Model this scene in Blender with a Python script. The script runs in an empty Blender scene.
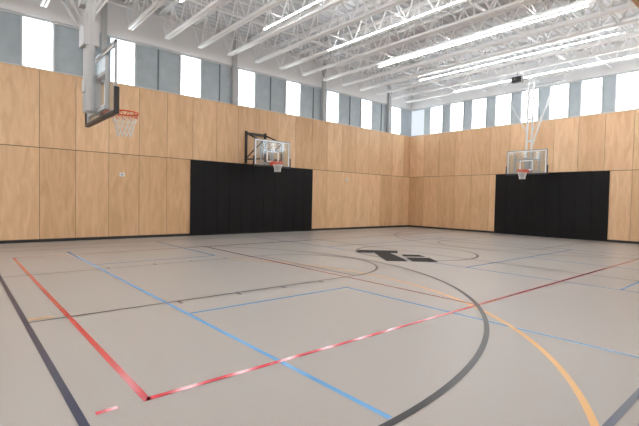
import bpy, bmesh, math, random
from mathutils import Vector, Matrix
random.seed(4)
scene = bpy.context.scene
col = scene.collection
scene.view_settings.view_transform = 'Standard'

# ------------------------------------------------------------------ dims
XA0, XB = -7.0, 21.7          # wall_west x , wall_east x
YD, YA = -3.2, 16.55          # wall_south y , wall_north y
WOOD = 5.62
SEAM = 3.10
WIN_T = 7.25
DECK = 8.60
H = 1.58

# ------------------------------------------------------------------ materials
def mat(name, color, rough=0.5, metal=0.0, spec=0.5, emit=None, es=0.0, alpha=1.0, coat=0.0):
    m = bpy.data.materials.new(name); m.use_nodes = True
    b = m.node_tree.nodes['Principled BSDF']
    b.inputs['Base Color'].default_value = (*color, 1)
    b.inputs['Roughness'].default_value = rough
    b.inputs['Metallic'].default_value = metal
    b.inputs['Specular IOR Level'].default_value = spec
    b.inputs['Coat Weight'].default_value = coat
    b.inputs['Coat Roughness'].default_value = 0.12
    if emit:
        b.inputs['Emission Color'].default_value = (*emit, 1)
        b.inputs['Emission Strength'].default_value = es
    b.inputs['Alpha'].default_value = alpha
    return m

def noise_mat(name, c1, c2, scale, rough, stretch=(1,1,1), detail=4, bump=0.0, spec=0.5):
    m = mat(name, c1, rough, spec=spec); nt = m.node_tree; b = nt.nodes['Principled BSDF']
    tc = nt.nodes.new('ShaderNodeTexCoord'); mp = nt.nodes.new('ShaderNodeMapping')
    mp.inputs['Scale'].default_value = stretch
    n = nt.nodes.new('ShaderNodeTexNoise'); n.inputs['Scale'].default_value = scale; n.inputs['Detail'].default_value = detail
    r = nt.nodes.new('ShaderNodeValToRGB')
    r.color_ramp.elements[0].position = 0.3; r.color_ramp.elements[1].position = 0.7
    r.color_ramp.elements[0].color = (*c1, 1); r.color_ramp.elements[1].color = (*c2, 1)
    L = nt.links.new
    L(tc.outputs['Object'], mp.inputs['Vector']); L(mp.outputs[0], n.inputs['Vector'])
    L(n.outputs['Fac'], r.inputs['Fac']); L(r.outputs['Color'], b.inputs['Base Color'])
    if bump:
        bp = nt.nodes.new('ShaderNodeBump'); bp.inputs['Strength'].default_value = bump
        bp.inputs['Distance'].default_value = 0.002
        L(n.outputs['Fac'], bp.inputs['Height']); L(bp.outputs[0], b.inputs['Normal'])
    return m

def wood_mat():
    m = mat('birch_plywood', (0.6, 0.42, 0.25), 0.42, spec=0.3); nt = m.node_tree; b = nt.nodes['Principled BSDF']
    L = nt.links.new; N = nt.nodes.new
    at = N('ShaderNodeAttribute'); at.attribute_name = 'tone'; at.attribute_type = 'GEOMETRY'
    tc = N('ShaderNodeTexCoord'); mp = N('ShaderNodeMapping'); mp.inputs['Scale'].default_value = (4.5, 4.5, 0.9)
    add = N('ShaderNodeVectorMath'); add.operation = 'ADD'
    sc = N('ShaderNodeVectorMath'); sc.operation = 'SCALE'; sc.inputs[3].default_value = 37.0
    L(at.outputs['Color'], sc.inputs[0]); L(tc.outputs['Object'], add.inputs[0]); L(sc.outputs[0], add.inputs[1])
    L(add.outputs[0], mp.inputs['Vector'])
    n = N('ShaderNodeTexNoise'); n.inputs['Scale'].default_value = 1.0; n.inputs['Detail'].default_value = 8
    n.inputs['Distortion'].default_value = 1.1
    L(mp.outputs[0], n.inputs['Vector'])
    r = N('ShaderNodeValToRGB'); r.color_ramp.elements[0].position = .3; r.color_ramp.elements[1].position = .68
    r.color_ramp.elements[0].color = (0.735, 0.475, 0.27, 1); r.color_ramp.elements[1].color = (0.87, 0.61, 0.385, 1)
    L(n.outputs['Fac'], r.inputs['Fac'])
    mx = N('ShaderNodeMix'); mx.data_type = 'RGBA'; mx.blend_type = 'MULTIPLY'; mx.inputs[0].default_value = 1
    rr = N('ShaderNodeValToRGB'); rr.color_ramp.elements[0].color = (0.84, 0.78, 0.72, 1); rr.color_ramp.elements[1].color = (1.06, 1.06, 1.06, 1)
    L(at.outputs['Fac'], rr.inputs['Fac'])
    L(r.outputs['Color'], mx.inputs[6]); L(rr.outputs['Color'], mx.inputs[7]); L(mx.outputs[2], b.inputs['Base Color'])
    return m

M = {}
M['wood'] = wood_mat()
M['seam'] = mat('panel_joint', (0.12, 0.065, 0.03), 0.8)
M['floor'] = noise_mat('rubber_floor', (0.385, 0.353, 0.325), (0.435, 0.403, 0.374), 90, 0.36, detail=3, spec=0.4)
M['white'] = mat('white_paint', (0.88, 0.89, 0.90), 0.45)
M['deck'] = mat('white_deck', (0.66, 0.68, 0.70), 0.6)
M['grey'] = mat('grey_steel', (0.50, 0.51, 0.52), 0.45)
M['lgrey'] = mat('light_grey_steel', (0.68, 0.69, 0.70), 0.45)
M['panel'] = noise_mat('grey_blue_panel', (0.40, 0.47, 0.51), (0.47, 0.54, 0.58), 3, 0.4)
M['frame'] = mat('mullion_grey', (0.60, 0.64, 0.67), 0.4)
M['darkframe'] = mat('mullion_dark', (0.18, 0.21, 0.24), 0.4)
M['window'] = mat('daylight_glazing', (0.9, 0.93, 0.95), 0.2, emit=(0.90, 0.96, 1.0), es=6.5)
M['lamp'] = mat('led_tube', (1, 1, 1), 0.4, emit=(1.0, 0.995, 0.98), es=44.0)
M['ceil_glow'] = mat('added_ceiling_glow', (1, 1, 1), 0.4, emit=(0.97, 0.985, 1.0), es=38.0)  # upward glow added on top of the strips to brighten ceiling and joists
M['pad'] = noise_mat('black_vinyl', (0.006, 0.006, 0.007), (0.009, 0.009, 0.010), 20, 0.5, spec=0.2)
M['base'] = mat('black_rubber_base', (0.02, 0.02, 0.022), 0.5)
M['black'] = mat('black_steel', (0.018, 0.018, 0.02), 0.4)
M['rim'] = mat('rim_orange', (0.75, 0.10, 0.03), 0.35)
M['net'] = mat('net_white', (0.85, 0.83, 0.80), 0.7)
M['netred'] = mat('net_red', (0.70, 0.14, 0.08), 0.7)
M['wline'] = mat('board_white_marking', (0.9, 0.9, 0.9), 0.5)
M['alu'] = mat('aluminium', (0.35, 0.36, 0.38), 0.35, metal=0.5)
M['lk'] = mat('line_black', (0.014, 0.012, 0.014), 0.3, spec=.3)
M['ln'] = mat('line_navy', (0.014, 0.022, 0.065), 0.28, spec=.4)
M['lr'] = mat('line_red', (0.60, 0.018, 0.04), 0.2, spec=.6, coat=.5)
M['lb'] = mat('line_blue', (0.13, 0.36, 0.68), 0.25, spec=.4)
M['lo'] = mat('line_orange', (0.80, 0.42, 0.10), 0.3, spec=.4)
M['lw'] = mat('line_white', (0.80, 0.80, 0.78), 0.3, spec=.4)
M['lg'] = mat('logo_charcoal', (0.02, 0.017, 0.016), 0.6, spec=.1)
M['led_body'] = mat('speaker_black', (0.02, 0.02, 0.02), 0.5)
def glass():
    m = bpy.data.materials.new('backboard_glass'); m.use_nodes = True; nt = m.node_tree
    for n in list(nt.nodes): nt.nodes.remove(n)
    o = nt.nodes.new('ShaderNodeOutputMaterial'); t = nt.nodes.new('ShaderNodeBsdfTransparent'); g = nt.nodes.new('ShaderNodeBsdfGlossy')
    d = nt.nodes.new('ShaderNodeBsdfDiffuse'); d.inputs[0].default_value = (.62, .67, .70, 1)
    t.inputs[0].default_value = (.86, .90, .92, 1); g.inputs['Roughness'].default_value = .05
    a = nt.nodes.new('ShaderNodeMixShader'); a.inputs[0].default_value = .06
    b = nt.nodes.new('ShaderNodeMixShader'); b.inputs[0].default_value = .06
    L = nt.links.new
    L(t.outputs[0], a.inputs[1]); L(g.outputs[0], a.inputs[2]); L(a.outputs[0], b.inputs[1]); L(d.outputs[0], b.inputs[2]); L(b.outputs[0], o.inputs[0])
    return m
M['glass'] = glass()

# ------------------------------------------------------------------ mesh builder
class MB:
    def __init__(s): s.v = []; s.f = []; s.m = []; s.mats = []; s.tone = []
    def mi(s, k):
        if k not in s.mats: s.mats.append(k)
        return s.mats.index(k)
    def poly(s, pts, k, tone=0.5):
        b = len(s.v); s.v += [tuple(p) for p in pts]; s.f.append(tuple(range(b, b+len(pts)))); s.m.append(s.mi(k)); s.tone.append(tone)
    def box(s, x0, x1, y0, y1, z0, z1, k, tone=0.5):
        b = len(s.v)
        s.v += [(x0,y0,z0),(x1,y0,z0),(x1,y1,z0),(x0,y1,z0),(x0,y0,z1),(x1,y0,z1),(x1,y1,z1),(x0,y1,z1)]
        for f in ((0,3,2,1),(4,5,6,7),(0,1,5,4),(1,2,6,5),(2,3,7,6),(3,0,4,7)):
            s.f.append(tuple(b+i for i in f)); s.m.append(s.mi(k)); s.tone.append(tone)
    def rod(s, a, c, r, k, n=6, r2=None, cap=True):
        a = Vector(a); c = Vector(c); d = (c-a)
        if d.length < 1e-6: return
        d.normalize(); u = d.orthogonal().normalized(); w = d.cross(u)
        if r2 is None: r2 = r
        b = len(s.v)
        for i in range(n):
            t = 2*math.pi*(i+.5)/n; o = u*math.cos(t)+w*math.sin(t)
            s.v.append(tuple(a+o*r)); s.v.append(tuple(c+o*r2))
        for i in range(n):
            j = (i+1) % n
            s.f.append((b+2*i, b+2*j, b+2*j+1, b+2*i+1)); s.m.append(s.mi(k)); s.tone.append(.5)
        if cap:
            s.f.append(tuple(b+2*i for i in range(n))[::-1]); s.m.append(s.mi(k)); s.tone.append(.5)
            s.f.append(tuple(b+2*i+1 for i in range(n))); s.m.append(s.mi(k)); s.tone.append(.5)
    def beam(s, a, c, w, h, k):
        a = Vector(a); c = Vector(c); d = (c-a).normalized()
        up = Vector((0,0,1)) if abs(d.z) < .95 else Vector((1,0,0))
        u = d.cross(up).normalized()*w/2; t = u.cross(d).normalized()*h/2
        b = len(s.v)
        for p in (a, c):
            for q in (-u-t, u-t, u+t, -u+t): s.v.append(tuple(p+q))
        for f in ((0,1,2,3),(7,6,5,4),(0,4,5,1),(1,5,6,2),(2,6,7,3),(3,7,4,0)):
            s.f.append(tuple(b+i for i in f)); s.m.append(s.mi(k)); s.tone.append(.5)
    def torus(s, c, R, r, k, n=40, m=8):
        b = len(s.v); c = Vector(c)
        for i in range(n):
            t = 2*math.pi*i/n
            for j in range(m):
                p = 2*math.pi*j/m
                s.v.append((c.x+(R+r*math.cos(p))*math.cos(t), c.y+(R+r*math.cos(p))*math.sin(t), c.z+r*math.sin(p)))
        for i in range(n):
            for j in range(m):
                s.f.append((b+i*m+j, b+((i+1)%n)*m+j, b+((i+1)%n)*m+(j+1)%m, b+i*m+(j+1)%m)); s.m.append(s.mi(k)); s.tone.append(.5)
    def make(s, name, parent=None, bevel=0, fix=True, loc=None, rotz=0):
        me = bpy.data.meshes.new(name); me.from_pydata(s.v, [], s.f)
        for k in s.mats: me.materials.append(M[k])
        me.polygons.foreach_set('material_index', s.m)
        at = me.attributes.new('tone', 'FLOAT', 'FACE'); at.data.foreach_set('value', s.tone)
        me.update()
        if fix:
            bm = bmesh.new(); bm.from_mesh(me); bmesh.ops.recalc_face_normals(bm, faces=bm.faces); bm.to_mesh(me); bm.free()
        o = bpy.data.objects.new(name, me); col.objects.link(o)
        if parent: o.parent = parent
        if loc: o.location = loc
        o.rotation_euler = (0, 0, rotz)
        if bevel:
            bv = o.modifiers.new('bevel', 'BEVEL'); bv.width = bevel; bv.segments = 2; bv.limit_method = 'ANGLE'
        return o
def empty(name, loc=(0,0,0), rotz=0):
    e = bpy.data.objects.new(name, None); e.location = loc; e.rotation_euler = (0,0,rotz); e.empty_display_size = .2
    col.objects.link(e); return e

# ------------------------------------------------------------------ floor
b = MB(); b.box(XA0-.3, XB+.3, YD-.3, YA+.3, -.2, 0, 'floor'); b.make('floor')

# ------------------------------------------------------------------ walls
def wall(name, axis, pos, outward, lo, hi, pw, phase, win):
    b = MB()
    def bx(a0, a1, d0, d1, z0, z1, k, tone=.5):
        p0, p1 = sorted((pos+outward*d0, pos+outward*d1))
        if axis == 'x': b.box(a0, a1, p0, p1, z0, z1, k, tone)
        else: b.box(p0, p1, a0, a1, z0, z1, k, tone)
    bx(lo, hi, 0.02, .25, 0, WOOD-.04, 'seam')
    edges = []
    a = phase
    while a > lo: a -= pw
    while a < hi:
        a0, a1 = max(a, lo), min(a+pw, hi)
        if a1-a0 > .02: edges.append((a0, a1))
        a += pw
    g = .006; gz = .011
    for (z0, z1) in ((0, SEAM-gz), (SEAM+gz, WOOD-.03)):
        for (a0, a1) in edges:
            bx(a0+g, a1-g, 0, .02, z0, z1, 'wood', random.random())
    bx(lo, hi, -.015, .25, WOOD-.03, WOOD, 'wood', .6)
    a = win[0]; sp = win[1]; ww = win[2]
    while a > lo: a -= sp
    bx(lo, hi, .10, .25, WOOD, WOOD+.06, 'frame')
    bx(lo, hi, .10, .25, WIN_T-.02, WIN_T+.06, 'frame')
    bx(lo, hi, .06, .25, WIN_T+.06, DECK+.1, 'white')
    wins = MB()
    while a < hi:
        w0, w1 = a, a+ww
        if w0 > lo and w1 < hi:
            p0, p1 = sorted((pos+outward*.16, pos+outward*.19))
            if axis == 'x': wins.box(w0, w1, p0, p1, WOOD+.06, WIN_T-.02, 'window')
            else: wins.box(p0, p1, w0, w1, WOOD+.06, WIN_T-.02, 'window')
            for q in (w0, w1): bx(q-.03, q+.03, .08, .25, WOOD+.06, WIN_T-.02, 'frame')
        s0, s1 = max(lo, a+ww+.03), min(hi, a+sp-.03)
        if s1 > s0:
            n = max(1, round((s1-s0)/.85))
            for i in range(n):
                c0 = s0+(s1-s0)*i/n; c1 = s0+(s1-s0)*(i+1)/n
                bx(c0, c1, .14, .25, WOOD+.06, WIN_T-.02, 'panel')
                if i: bx(c0-.02, c0+.02, .10, .2, WOOD+.06, WIN_T-.02, 'darkframe')
        a += sp
    w = b.make(name)
    return w, wins

for (nm, ax, pos, out, lo, hi, ph, win) in (
    ('wall_north', 'x', YA, 1, XA0, XB+.25, 1.13, (1.72, 2.6, .88)),
    ('wall_east', 'y', XB, 1, YD, YA, 15.5, (11.65, 1.35, .85)),
    ('wall_south', 'x', YD, -1, XA0, XB+.25, 1.13, (1.72, 2.6, .88)),
    ('wall_west', 'y', XA0, -1, YD, YA, 15.5, (11.65, 1.35, .85))):
    w, wins = wall(nm, ax, pos, out, lo, hi, 1.05, ph, win)
    wins.make('window_%d' % ({'wall_north':1,'wall_east':2,'wall_south':3,'wall_west':4}[nm]))

b = MB(); b.box(XA0, XB, YA-.02, YA-.001, 0.001, .10, 'base'); b.make('baseboard_north')
b = MB(); b.box(XB-.02, XB-.001, YD, YA-.02, 0.001, .10, 'base'); b.make('baseboard_east')
b = MB(); b.box(XA0, XB, YD+.001, YD+.02, 0.001, .10, 'base'); b.make('baseboard_south')
b = MB(); b.box(XA0+.001, XA0+.02, YD+.02, YA-.02, 0.001, .10, 'base'); b.make('baseboard_west')

# plywood bulkhead over the south side
b = MB(); b.box(4.2, XB-.001, YD+.001, 1.2, 3.54, 3.95, 'wood', .2); b.make('plywood_bulkhead_1')

# ------------------------------------------------------------------ ceiling deck (corrugated)
b = MB()
y = YD-.25; z = DECK
pr = []
while y < YA+.25:
    pr += [(y, z), (y+.14, z), (y+.18, z+.07), (y+.28, z+.07)]; y += .32
pr.append((YA+.25, z))
for i in range(len(pr)-1):
    (y0, z0), (y1, z1) = pr[i], pr[i+1]
    b.poly([(XA0-.25, y0, z0), (XB+.25, y0, z0), (XB+.25, y1, z1), (XA0-.25, y1, z1)], 'deck')
b.box(XA0-.25, XB+.25, YD-.25, YA+.25, z+.12, z+.25, 'deck')
b.make('ceiling', fix=False)

# ------------------------------------------------------------------ open web joists along y
JB, JT = 7.42, 8.50
def joist_mesh():
    b = MB()
    y0, y1 = YD+.02, YA-.02
    for s in (-.05, .05):
        b.box(s-.035, s+.035, y0, y1, JT, JT+.09, 'white')
        b.box(s-.035, s+.035, y0+.6, y1-.6, JB, JB+.09, 'white')
    n = 16; st = (y1-y0-1.2)/n
    for i in range(n):
        a = y0+.6+i*st
        b.rod((0, a, JB+.04), (0, a+st/2, JT+.02), .03, 'white', 6)
        b.rod((0, a+st/2, JT+.02), (0, a+st, JB+.04), .03, 'white', 6)
        b.rod((0, a+st/2, JT+.02), (0, a+st/2, JB+.04), .018, 'white', 5)
    b.rod((0, y0, JT), (0, y0+.6, JB+.04), .03, 'white', 5); b.rod((0, y1, JT), (0, y1-.6, JB+.04), .03, 'white', 5)
    return b
jx = [0.9+1.3*k for k in range(-6, 16)]
j0 = None
for x in jx:
    if j0 is None:
        j0 = joist_mesh().make('roof_joist', loc=(x, 0, 0))
    else:
        o = bpy.data.objects.new('roof_joist', j0.data); o.location = (x, 0, 0); col.objects.link(o)
k = 0
for y in (0.3, 3.1, 5.9, 8.9, 11.6, 14.4):
    b = MB(); k += 1
    for zz in (JB+.12, JT-.03): b.rod((XA0+.02, y, zz), (XB-.02, y, zz), .022, 'white', 6)
    for i in range(len(jx)-1):
        if i % 3 == k % 3:
            b.rod((jx[i], y, JB+.12), (jx[i+1], y, JT), .016, 'white', 5); b.rod((jx[i], y, JT), (jx[i+1], y, JB+.12), .016, 'white', 5)
    b.make('joist_bridging')
for (y, zz, rr) in ((7.4, 8.0, .045), (13.3, 7.9, .05)):
    b = MB(); b.rod((XA0+.02, y, zz), (XB-.02, y, zz), rr, 'white', 10)
    for x in jx[::2]: b.rod((x+.65, y, zz), (x+.65, y, zz-.35), .015, 'grey', 6); b.rod((x+.65, y, zz-.35), (x+.65, y, zz-.38), .035, 'grey', 8)
    b.make('sprinkler_pipe')

# light strips
LZ = 7.28
for x in (-3.6, -.7, 2.2, 5.1, 8.0, 10.9, 13.8, 16.7, 19.6):
    for (y0, y1) in ((-2.4, 3.2), (4.4, 12.3)):
        e = empty('ceiling_light_strip', (x, (y0+y1)/2, LZ)); L = (y1-y0)/2
        b = MB(); b.box(-.032, .032, -L, L, .0, .04, 'white'); b.make('housing', e)
        b = MB(); b.box(-.024, .024, -L+.01, L-.01, -.008, -.001, 'lamp'); b.box(-.02, .02, -L+.01, L-.01, .041, .044, 'ceil_glow'); b.make('lens', e)  # lamp face below, added ceiling glow on top
        b = MB()
        for t in (-L+.5, 0, L-.5): b.rod((0, t, .05), (0, t, DECK-LZ-.01), .006, 'grey', 5)
        b.make('hanger_rods', e)

for x in (-1.1, 4.1, 9.3, 14.45, 19.6):
    b = MB(); b.box(x-.09, x+.09, YA-.06, YA+.12, WOOD+.001, JT, 'grey'); b.make('steel_column')

# ------------------------------------------------------------------ wall pads
def pads(name, axis, lo, hi, n):
    e = empty(name, (0,0,0))
    w = (hi-lo)/n
    for i in range(n):
        b = MB(); a0, a1 = lo+i*w+.002, lo+(i+1)*w-.002
        if axis == 'x': b.box(a0, a1, YA-.085, YA-.021, .06, SEAM, 'pad')
        else: b.box(XB-.085, XB-.021, a0, a1, .06, SEAM, 'pad')
        b.make('pad_%d' % (i+1), e, bevel=.008)
pads('wall_pads', 'x', 7.33, 13.75, 11)
pads('wall_pads', 'y', 5.80, 10.92, 8)

# ------------------------------------------------------------------ basketball hoops
def hoop_parts(e, rz=3.05):
    bx = -.38
    b = MB(); b.box(bx-.014, bx, -.89, .89, rz-.12, rz+.92, 'glass'); b.make('glass_board', e)
    b = MB()
    for (y0, y1, z0, z1) in ((-.915,.915,rz+.90,rz+.94), (-.915,-.875,rz-.14,rz+.94), (.875,.915,rz-.14,rz+.94), (-.915,.915,rz-.16,rz-.12)):
        b.box(bx-.03, bx+.004, y0, y1, z0, z1, 'alu')
    b.make('board_frame', e)
    b = MB()
    for s in (.005, -.019):
        x0, x1 = bx+s-.001, bx+s+.001
        for (y0, y1, z0, z1) in ((-.305,.305,rz+.42,rz+.47), (-.305,.305,rz+.0,rz+.05), (-.305,-.255,rz,rz+.47), (.255,.305,rz,rz+.47),
                                 (-.875,.875,rz+.86,rz+.90), (-.875,-.83,rz-.12,rz+.90), (.83,.875,rz-.12,rz+.90)):
            b.box(x0, x1, y0, y1, z0, z1, 'wline')
    b.make('board_markings', e)
    b = MB()
    b.box(bx-.05, bx+.03, -.94, .94, rz-.20, rz-.14, 'black')
    for s in (-1, 1): b.box(bx-.05, bx+.03, s*.93-.02, s*.93+.02, rz-.20, rz+.22, 'black')
    b.make('board_padding', e, bevel=.012)
    b = MB(); b.torus((0,0,rz), .228, .013, 'rim')
    b.box(bx+.004, bx+.03, -.13, .13, rz-.13, rz+.03, 'rim')
    b.box(bx+.03, -.20, -.09, .09, rz-.018, rz-.006, 'rim')
    for s in (-1, 1): b.rod((bx+.02, s*.09, rz-.12), (-.12, s*.19, rz-.01), .009, 'rim')
    b.make('rim', e)
    b = MB(); n = 12; rows = [(0, .228), (-.10, .20), (-.20, .165), (-.31, .135), (-.42, .125)]
    for r in range(len(rows)-1):
        z0, r0 = rows[r]; z1, r1 = rows[r+1]
        for i in range(n):
            a0 = 2*math.pi*(i+(r % 2)*.5)/n
            for d in (-.5, .5):
                a1 = a0+2*math.pi*d/n
                b.rod((r0*math.cos(a0), r0*math.sin(a0), rz+z0), (r1*math.cos(a1), r1*math.sin(a1), rz+z1), .006, 'netred' if r == 0 else 'net', 4, cap=False)
    b.make('net', e)
    b = MB()
    b.box(bx-.12, bx-.03, -.10, .10, rz-.10, rz+.55, 'grey')
    for zz in (rz-.05, rz+.5): b.box(bx-.09, bx-.035, -.55, .55, zz-.03, zz+.03, 'grey')
    for s in (-1, 1):
        b.box(bx-.07, bx-.03, s*.55-.03, s*.55+.03, rz-.08, rz+.75, 'grey')
    b.make('rear_carriage', e)
    return bx

def ceiling_hoop(loc, rz, arm, mat_, back=1.9, post_r=.055, gap=.13, side=1.0, hz=3.05, big=True):
    e = empty('ceiling_basketball_hoop', loc, rz)
    bx = hoop_parts(e, hz)
    px = bx-arm
    top = JB-.052
    b = MB()
    for s in (-1, 1):
        b.rod((px, s*gap, 2.98), (px, s*gap, top), post_r, mat_, 12)
    for z in (3.1, 3.55, 4.5, 5.5, 6.5, 7.2): b.box(px-.03, px+.03, -gap, gap, z-.04, z+.04, mat_)
    for z in (3.15, 3.6):
        for s in (-1, 1): b.beam((px, s*gap, z), (bx-.10, s*.09, z), .05, .06, mat_)
    b.make('mast', e)
    b = MB()
    for s in (-1, 1):
        b.rod((px, s*gap, 4.2), (px-back, s*.55, top), .03, mat_, 8)
        b.rod((px, s*gap, 4.9), (px, s*side, top), .022, mat_, 8)
    b.make('braces', e)
    b = MB(); b.rod((px, -side-.2, top), (px, side+.2, top), .05, mat_, 10)
    b.rod((px-back, -1.0, top), (px-back, 1.0, top), .04, mat_, 10)
    b.make('pivot_pipes', e)
    b = MB()
    if big:
        b.box(px-.12, px+.12, -.16, .16, 4.05, 4.45, mat_); b.box(px-.15, px-.03, -.10, .10, 4.7, 5.15, mat_)
    b.box(px-.09, px+.09, -.11, .11, 3.3, 3.5, mat_)
    b.make('height_adjuster', e, bevel=.01)
    return e
ceiling_hoop((2.33, 8.03, 0), 0, .19, 'grey', back=2.0, post_r=.075, gap=.09)
ceiling_hoop((19.75, 8.72, 0), math.pi, .22, 'lgrey', back=1.2, side=1.5, hz=3.13, post_r=.045, gap=.12, big=False)

# wall hoop on north wall: local +x -> world -y
e = empty('wall_mounted_basketball_hoop', (10.38, 14.75, 0), -math.pi/2)
hz = 3.13
bx = hoop_parts(e, hz)
b = MB()
wx = -(YA-14.75)+.09
for s in (-1, 1):
    b.box(wx-.07, wx+.03, s*.5-.04, s*.5+.04, 3.12, 4.55, 'black')
    b.beam((wx, s*.5, 4.45), (bx-.08, s*.5, 4.0), .055, .055, 'black')
    b.beam((wx, s*.5, 3.3), (bx-.08, s*.5, 3.25), .055, .055, 'black')
    b.beam((wx, s*.5, 3.35), (bx-.08, s*.5, 3.95), .035, .035, 'black')
    b.beam((bx-.08, s*.5, 3.2), (bx-.08, s*.5, 4.05), .05, .05, 'black')
b.box(wx-.07, wx+.02, -.5, .5, 4.4, 4.5, 'black')
b.beam((bx-.08, -.5, 4.0), (bx-.08, .5, 4.0), .06, .06, 'black'); b.beam((bx-.08, -.5, 3.25), (bx-.08, .5, 3.25), .06, .06, 'black')
b.make('wall_bracket', e)

def device(name, x, z):
    e = empty(name, (x, YA-.001, z))
    b = MB(); b.box(-.09, .09, -.03, 0, -.07, .07, 'white'); b.make('backplate', e, bevel=.008)
    b = MB(); b.rod((0, -.03, 0), (0, -.055, 0), .045, 'grey', 16); b.make('face', e)
device('wall_thermostat', 4.72, 2.35); device('wall_thermostat', 16.2, 2.7)

# speaker hung from a joist near the east hoop
e = empty('ceiling_speaker', (19.1, 8.8, 7.1))
b = MB(); b.box(-.12, .12, -.22, .22, -.12, .12, 'led_body'); b.make('cabinet', e, bevel=.02)
b = MB(); b.rod((0, 0, .12), (0, 0, JB-7.1-.001), .02, 'grey', 8); b.make('bracket', e)

# ------------------------------------------------------------------ court lines
class Lines(MB):
    def __init__(s, z): super().__init__(); s.z = z
    def path(s, pts, w, k):
        pts = [Vector((p[0], p[1])) for p in pts]; n = len(pts)
        L, R = [], []
        for i in range(n):
            d = (pts[min(i+1, n-1)]-pts[max(i-1, 0)]).normalized(); nrm = Vector((-d.y, d.x))*w/2
            L.append(pts[i]+nrm); R.append(pts[i]-nrm)
        for i in range(n-1):
            s.poly([(R[i].x, R[i].y, s.z), (R[i+1].x, R[i+1].y, s.z), (L[i+1].x, L[i+1].y, s.z), (L[i].x, L[i].y, s.z)], k)
    def arc(s, cx, cy, r, a0, a1, w, k, n=64):
        s.path([(cx+r*math.cos(math.radians(a0+(a1-a0)*i/n)), cy+r*math.sin(math.radians(a0+(a1-a0)*i/n))) for i in range(n+1)], w, k)
CX, CY = 10.95, 8.05
bl = Lines(.0040)
Wl = .055
def mx(x, m): return 2*CX-x if m else x
bl.path([(.68, .9), (21.22, .9)], Wl, 'ln'); bl.path([(.68, 15.2), (21.22, 15.2)], Wl, 'lk')
for m in (0, 1):
    bl.path([(mx(.68,m), .87), (mx(.68,m), 15.23)], Wl+.005, 'ln' if not m else 'lk')
    for s in (-1, 1):
        bl.path([(mx(.68,m), CY+s*1.83), (mx(6.4,m), CY+s*1.83)], Wl*.75, 'lk')
        for d in (1.9, 2.9, 3.8, 4.7):
            bl.path([(mx(.68+d,m), CY+s*1.83), (mx(.68+d,m), CY+s*2.0)], .05, 'lk')
        bl.path([(mx(.68,m), CY+s*6.15), (mx(2.2,m), CY+s*6.15)], Wl, 'lk')
    bl.path([(mx(6.4,m), CY-1.83), (mx(6.4,m), CY+1.83)], Wl*.75, 'lk')
    c = mx(6.4, m); a0, a1 = (-90, 90) if not m else (90, 270)
    bl.arc(c, CY, 1.83, a0, a1, Wl, 'lk')
    bl.arc(mx(2.2,m), CY, 6.15, a0, a1, Wl+.01, 'lk', 96)
bl.path([(CX, .9), (CX, 15.2)], Wl, 'lk')
bl.arc(CX, CY, 1.83, 0, 360, Wl+.02, 'lk')
bl.make('basketball_court_lines', fix=False)
rl = Lines(.0028)
rl.path([(1.14, 3.33), (20.6, 3.33)], .06, 'lr'); rl.path([(1.14, 12.7), (20.6, 12.7)], .06, 'lr')
rl.path([(1.14, 3.30), (1.14, 12.73)], .06, 'lr'); rl.path([(20.6, 3.30), (20.6, 12.73)], .06, 'lr')
rl.path([(6.15, 3.33), (6.15, 12.7)], .05, 'lr'); rl.path([(15.5, 3.33), (15.5, 12.7)], .05, 'lr')
rl.path([(.78, 3.33), (.93, 3.33)], .05, 'lr')
rl.make('volleyball_court_lines', fix=False)
ul = Lines(.0016)
ul.path([(2.41, 1.95), (2.41, 13.4)], .055, 'lb'); ul.path([(2.44, 5.47), (5.42, 5.47)], .05, 'lb')
ul.path([(5.42, 1.0), (5.42, 5.49)], .05, 'lb')
ul.path([(2.44, 10.6), (5.42, 10.6)], .05, 'lb'); ul.path([(5.42, 10.6), (5.42, 15)], .05, 'lb')
ul.path([(9.5, 1.0), (9.5, 15)], .05, 'lb'); ul.path([(9.5, 5.47), (16.5, 5.47)], .05, 'lb')
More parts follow.
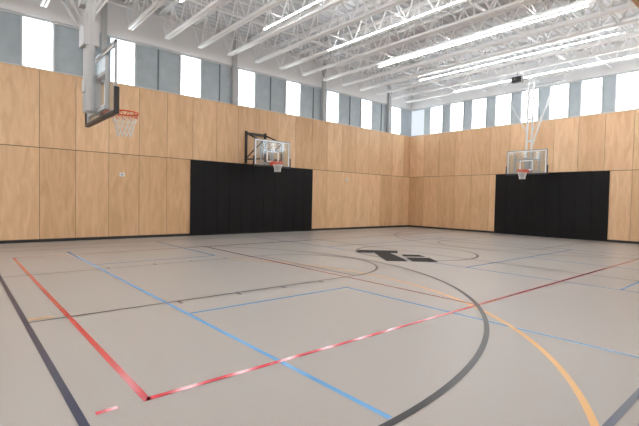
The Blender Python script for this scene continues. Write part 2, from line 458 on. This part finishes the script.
ul.path([(16.5, 1.0), (16.5, 15)], .05, 'lb'); ul.path([(9.5, 2.3), (16.5, 2.3)], .05, 'lb')
ul.path([(12.9, 1.0), (12.9, 5.47)], .05, 'lb'); ul.path([(9.5, 10.6), (16.5, 10.6)], .05, 'lb')
ul.make('badminton_court_lines', fix=False)
ol = Lines(.0022)
ol.arc(1.0, 6.18, 5.78, -75, 40, .06, 'lo', 80)
ol.path([(.72, 6.36), (1.0, 6.36)], .05, 'lo')
ol.make('practice_arc_lines', fix=False)
lg = Lines(.005)
ca, sa = math.cos(math.radians(-41)), math.sin(math.radians(-41))
def pl(pts):
    lg.poly([(9.62+ca*a*.95-sa*bb, 7.95+sa*a*.95+ca*bb, .005) for a, bb in pts], 'lg')
pl([(-1.0,.55),(-.85,1.25),(.45,1.25),(.35,.60)])
pl([(-.40,.60),(.10,.60),(.25,-.45),(-.35,-.45)])
pl([(-.35,-.45),(.25,-.45),(.30,-1.15),(-.30,-1.15)])
pl([(.40,-.35),(1.10,-.35),(1.15,-1.15),(.42,-1.15)])
pl([(.40,.30),(.95,.30),(1.05,-.15),(.38,-.15)])
lg.make('floor_logo', fix=False)

# ------------------------------------------------------------------ world + camera
w = bpy.data.worlds.new('sky'); scene.world = w; w.use_nodes = True
bg = w.node_tree.nodes['Background']; bg.inputs[0].default_value = (.85, .92, 1, 1); bg.inputs[1].default_value = 1.0

yaw, pitch, roll = map(math.radians, (49.14, -1.79, 1.17))
f = Vector((math.cos(yaw)*math.cos(pitch), math.sin(yaw)*math.cos(pitch), math.sin(pitch)))
r = Vector((math.sin(yaw), -math.cos(yaw), 0)); u = r.cross(f)
r2 = math.cos(roll)*r+math.sin(roll)*u; u2 = -math.sin(roll)*r+math.cos(roll)*u
cam = bpy.data.cameras.new('camera'); co = bpy.data.objects.new('camera', cam); col.objects.link(co)
mw = Matrix((r2, u2, -f)).transposed().to_4x4(); mw.translation = (0, 0, H); co.matrix_world = mw
cam.lens = 425.7*36/639; cam.sensor_width = 36; cam.clip_start = .05
scene.camera = co
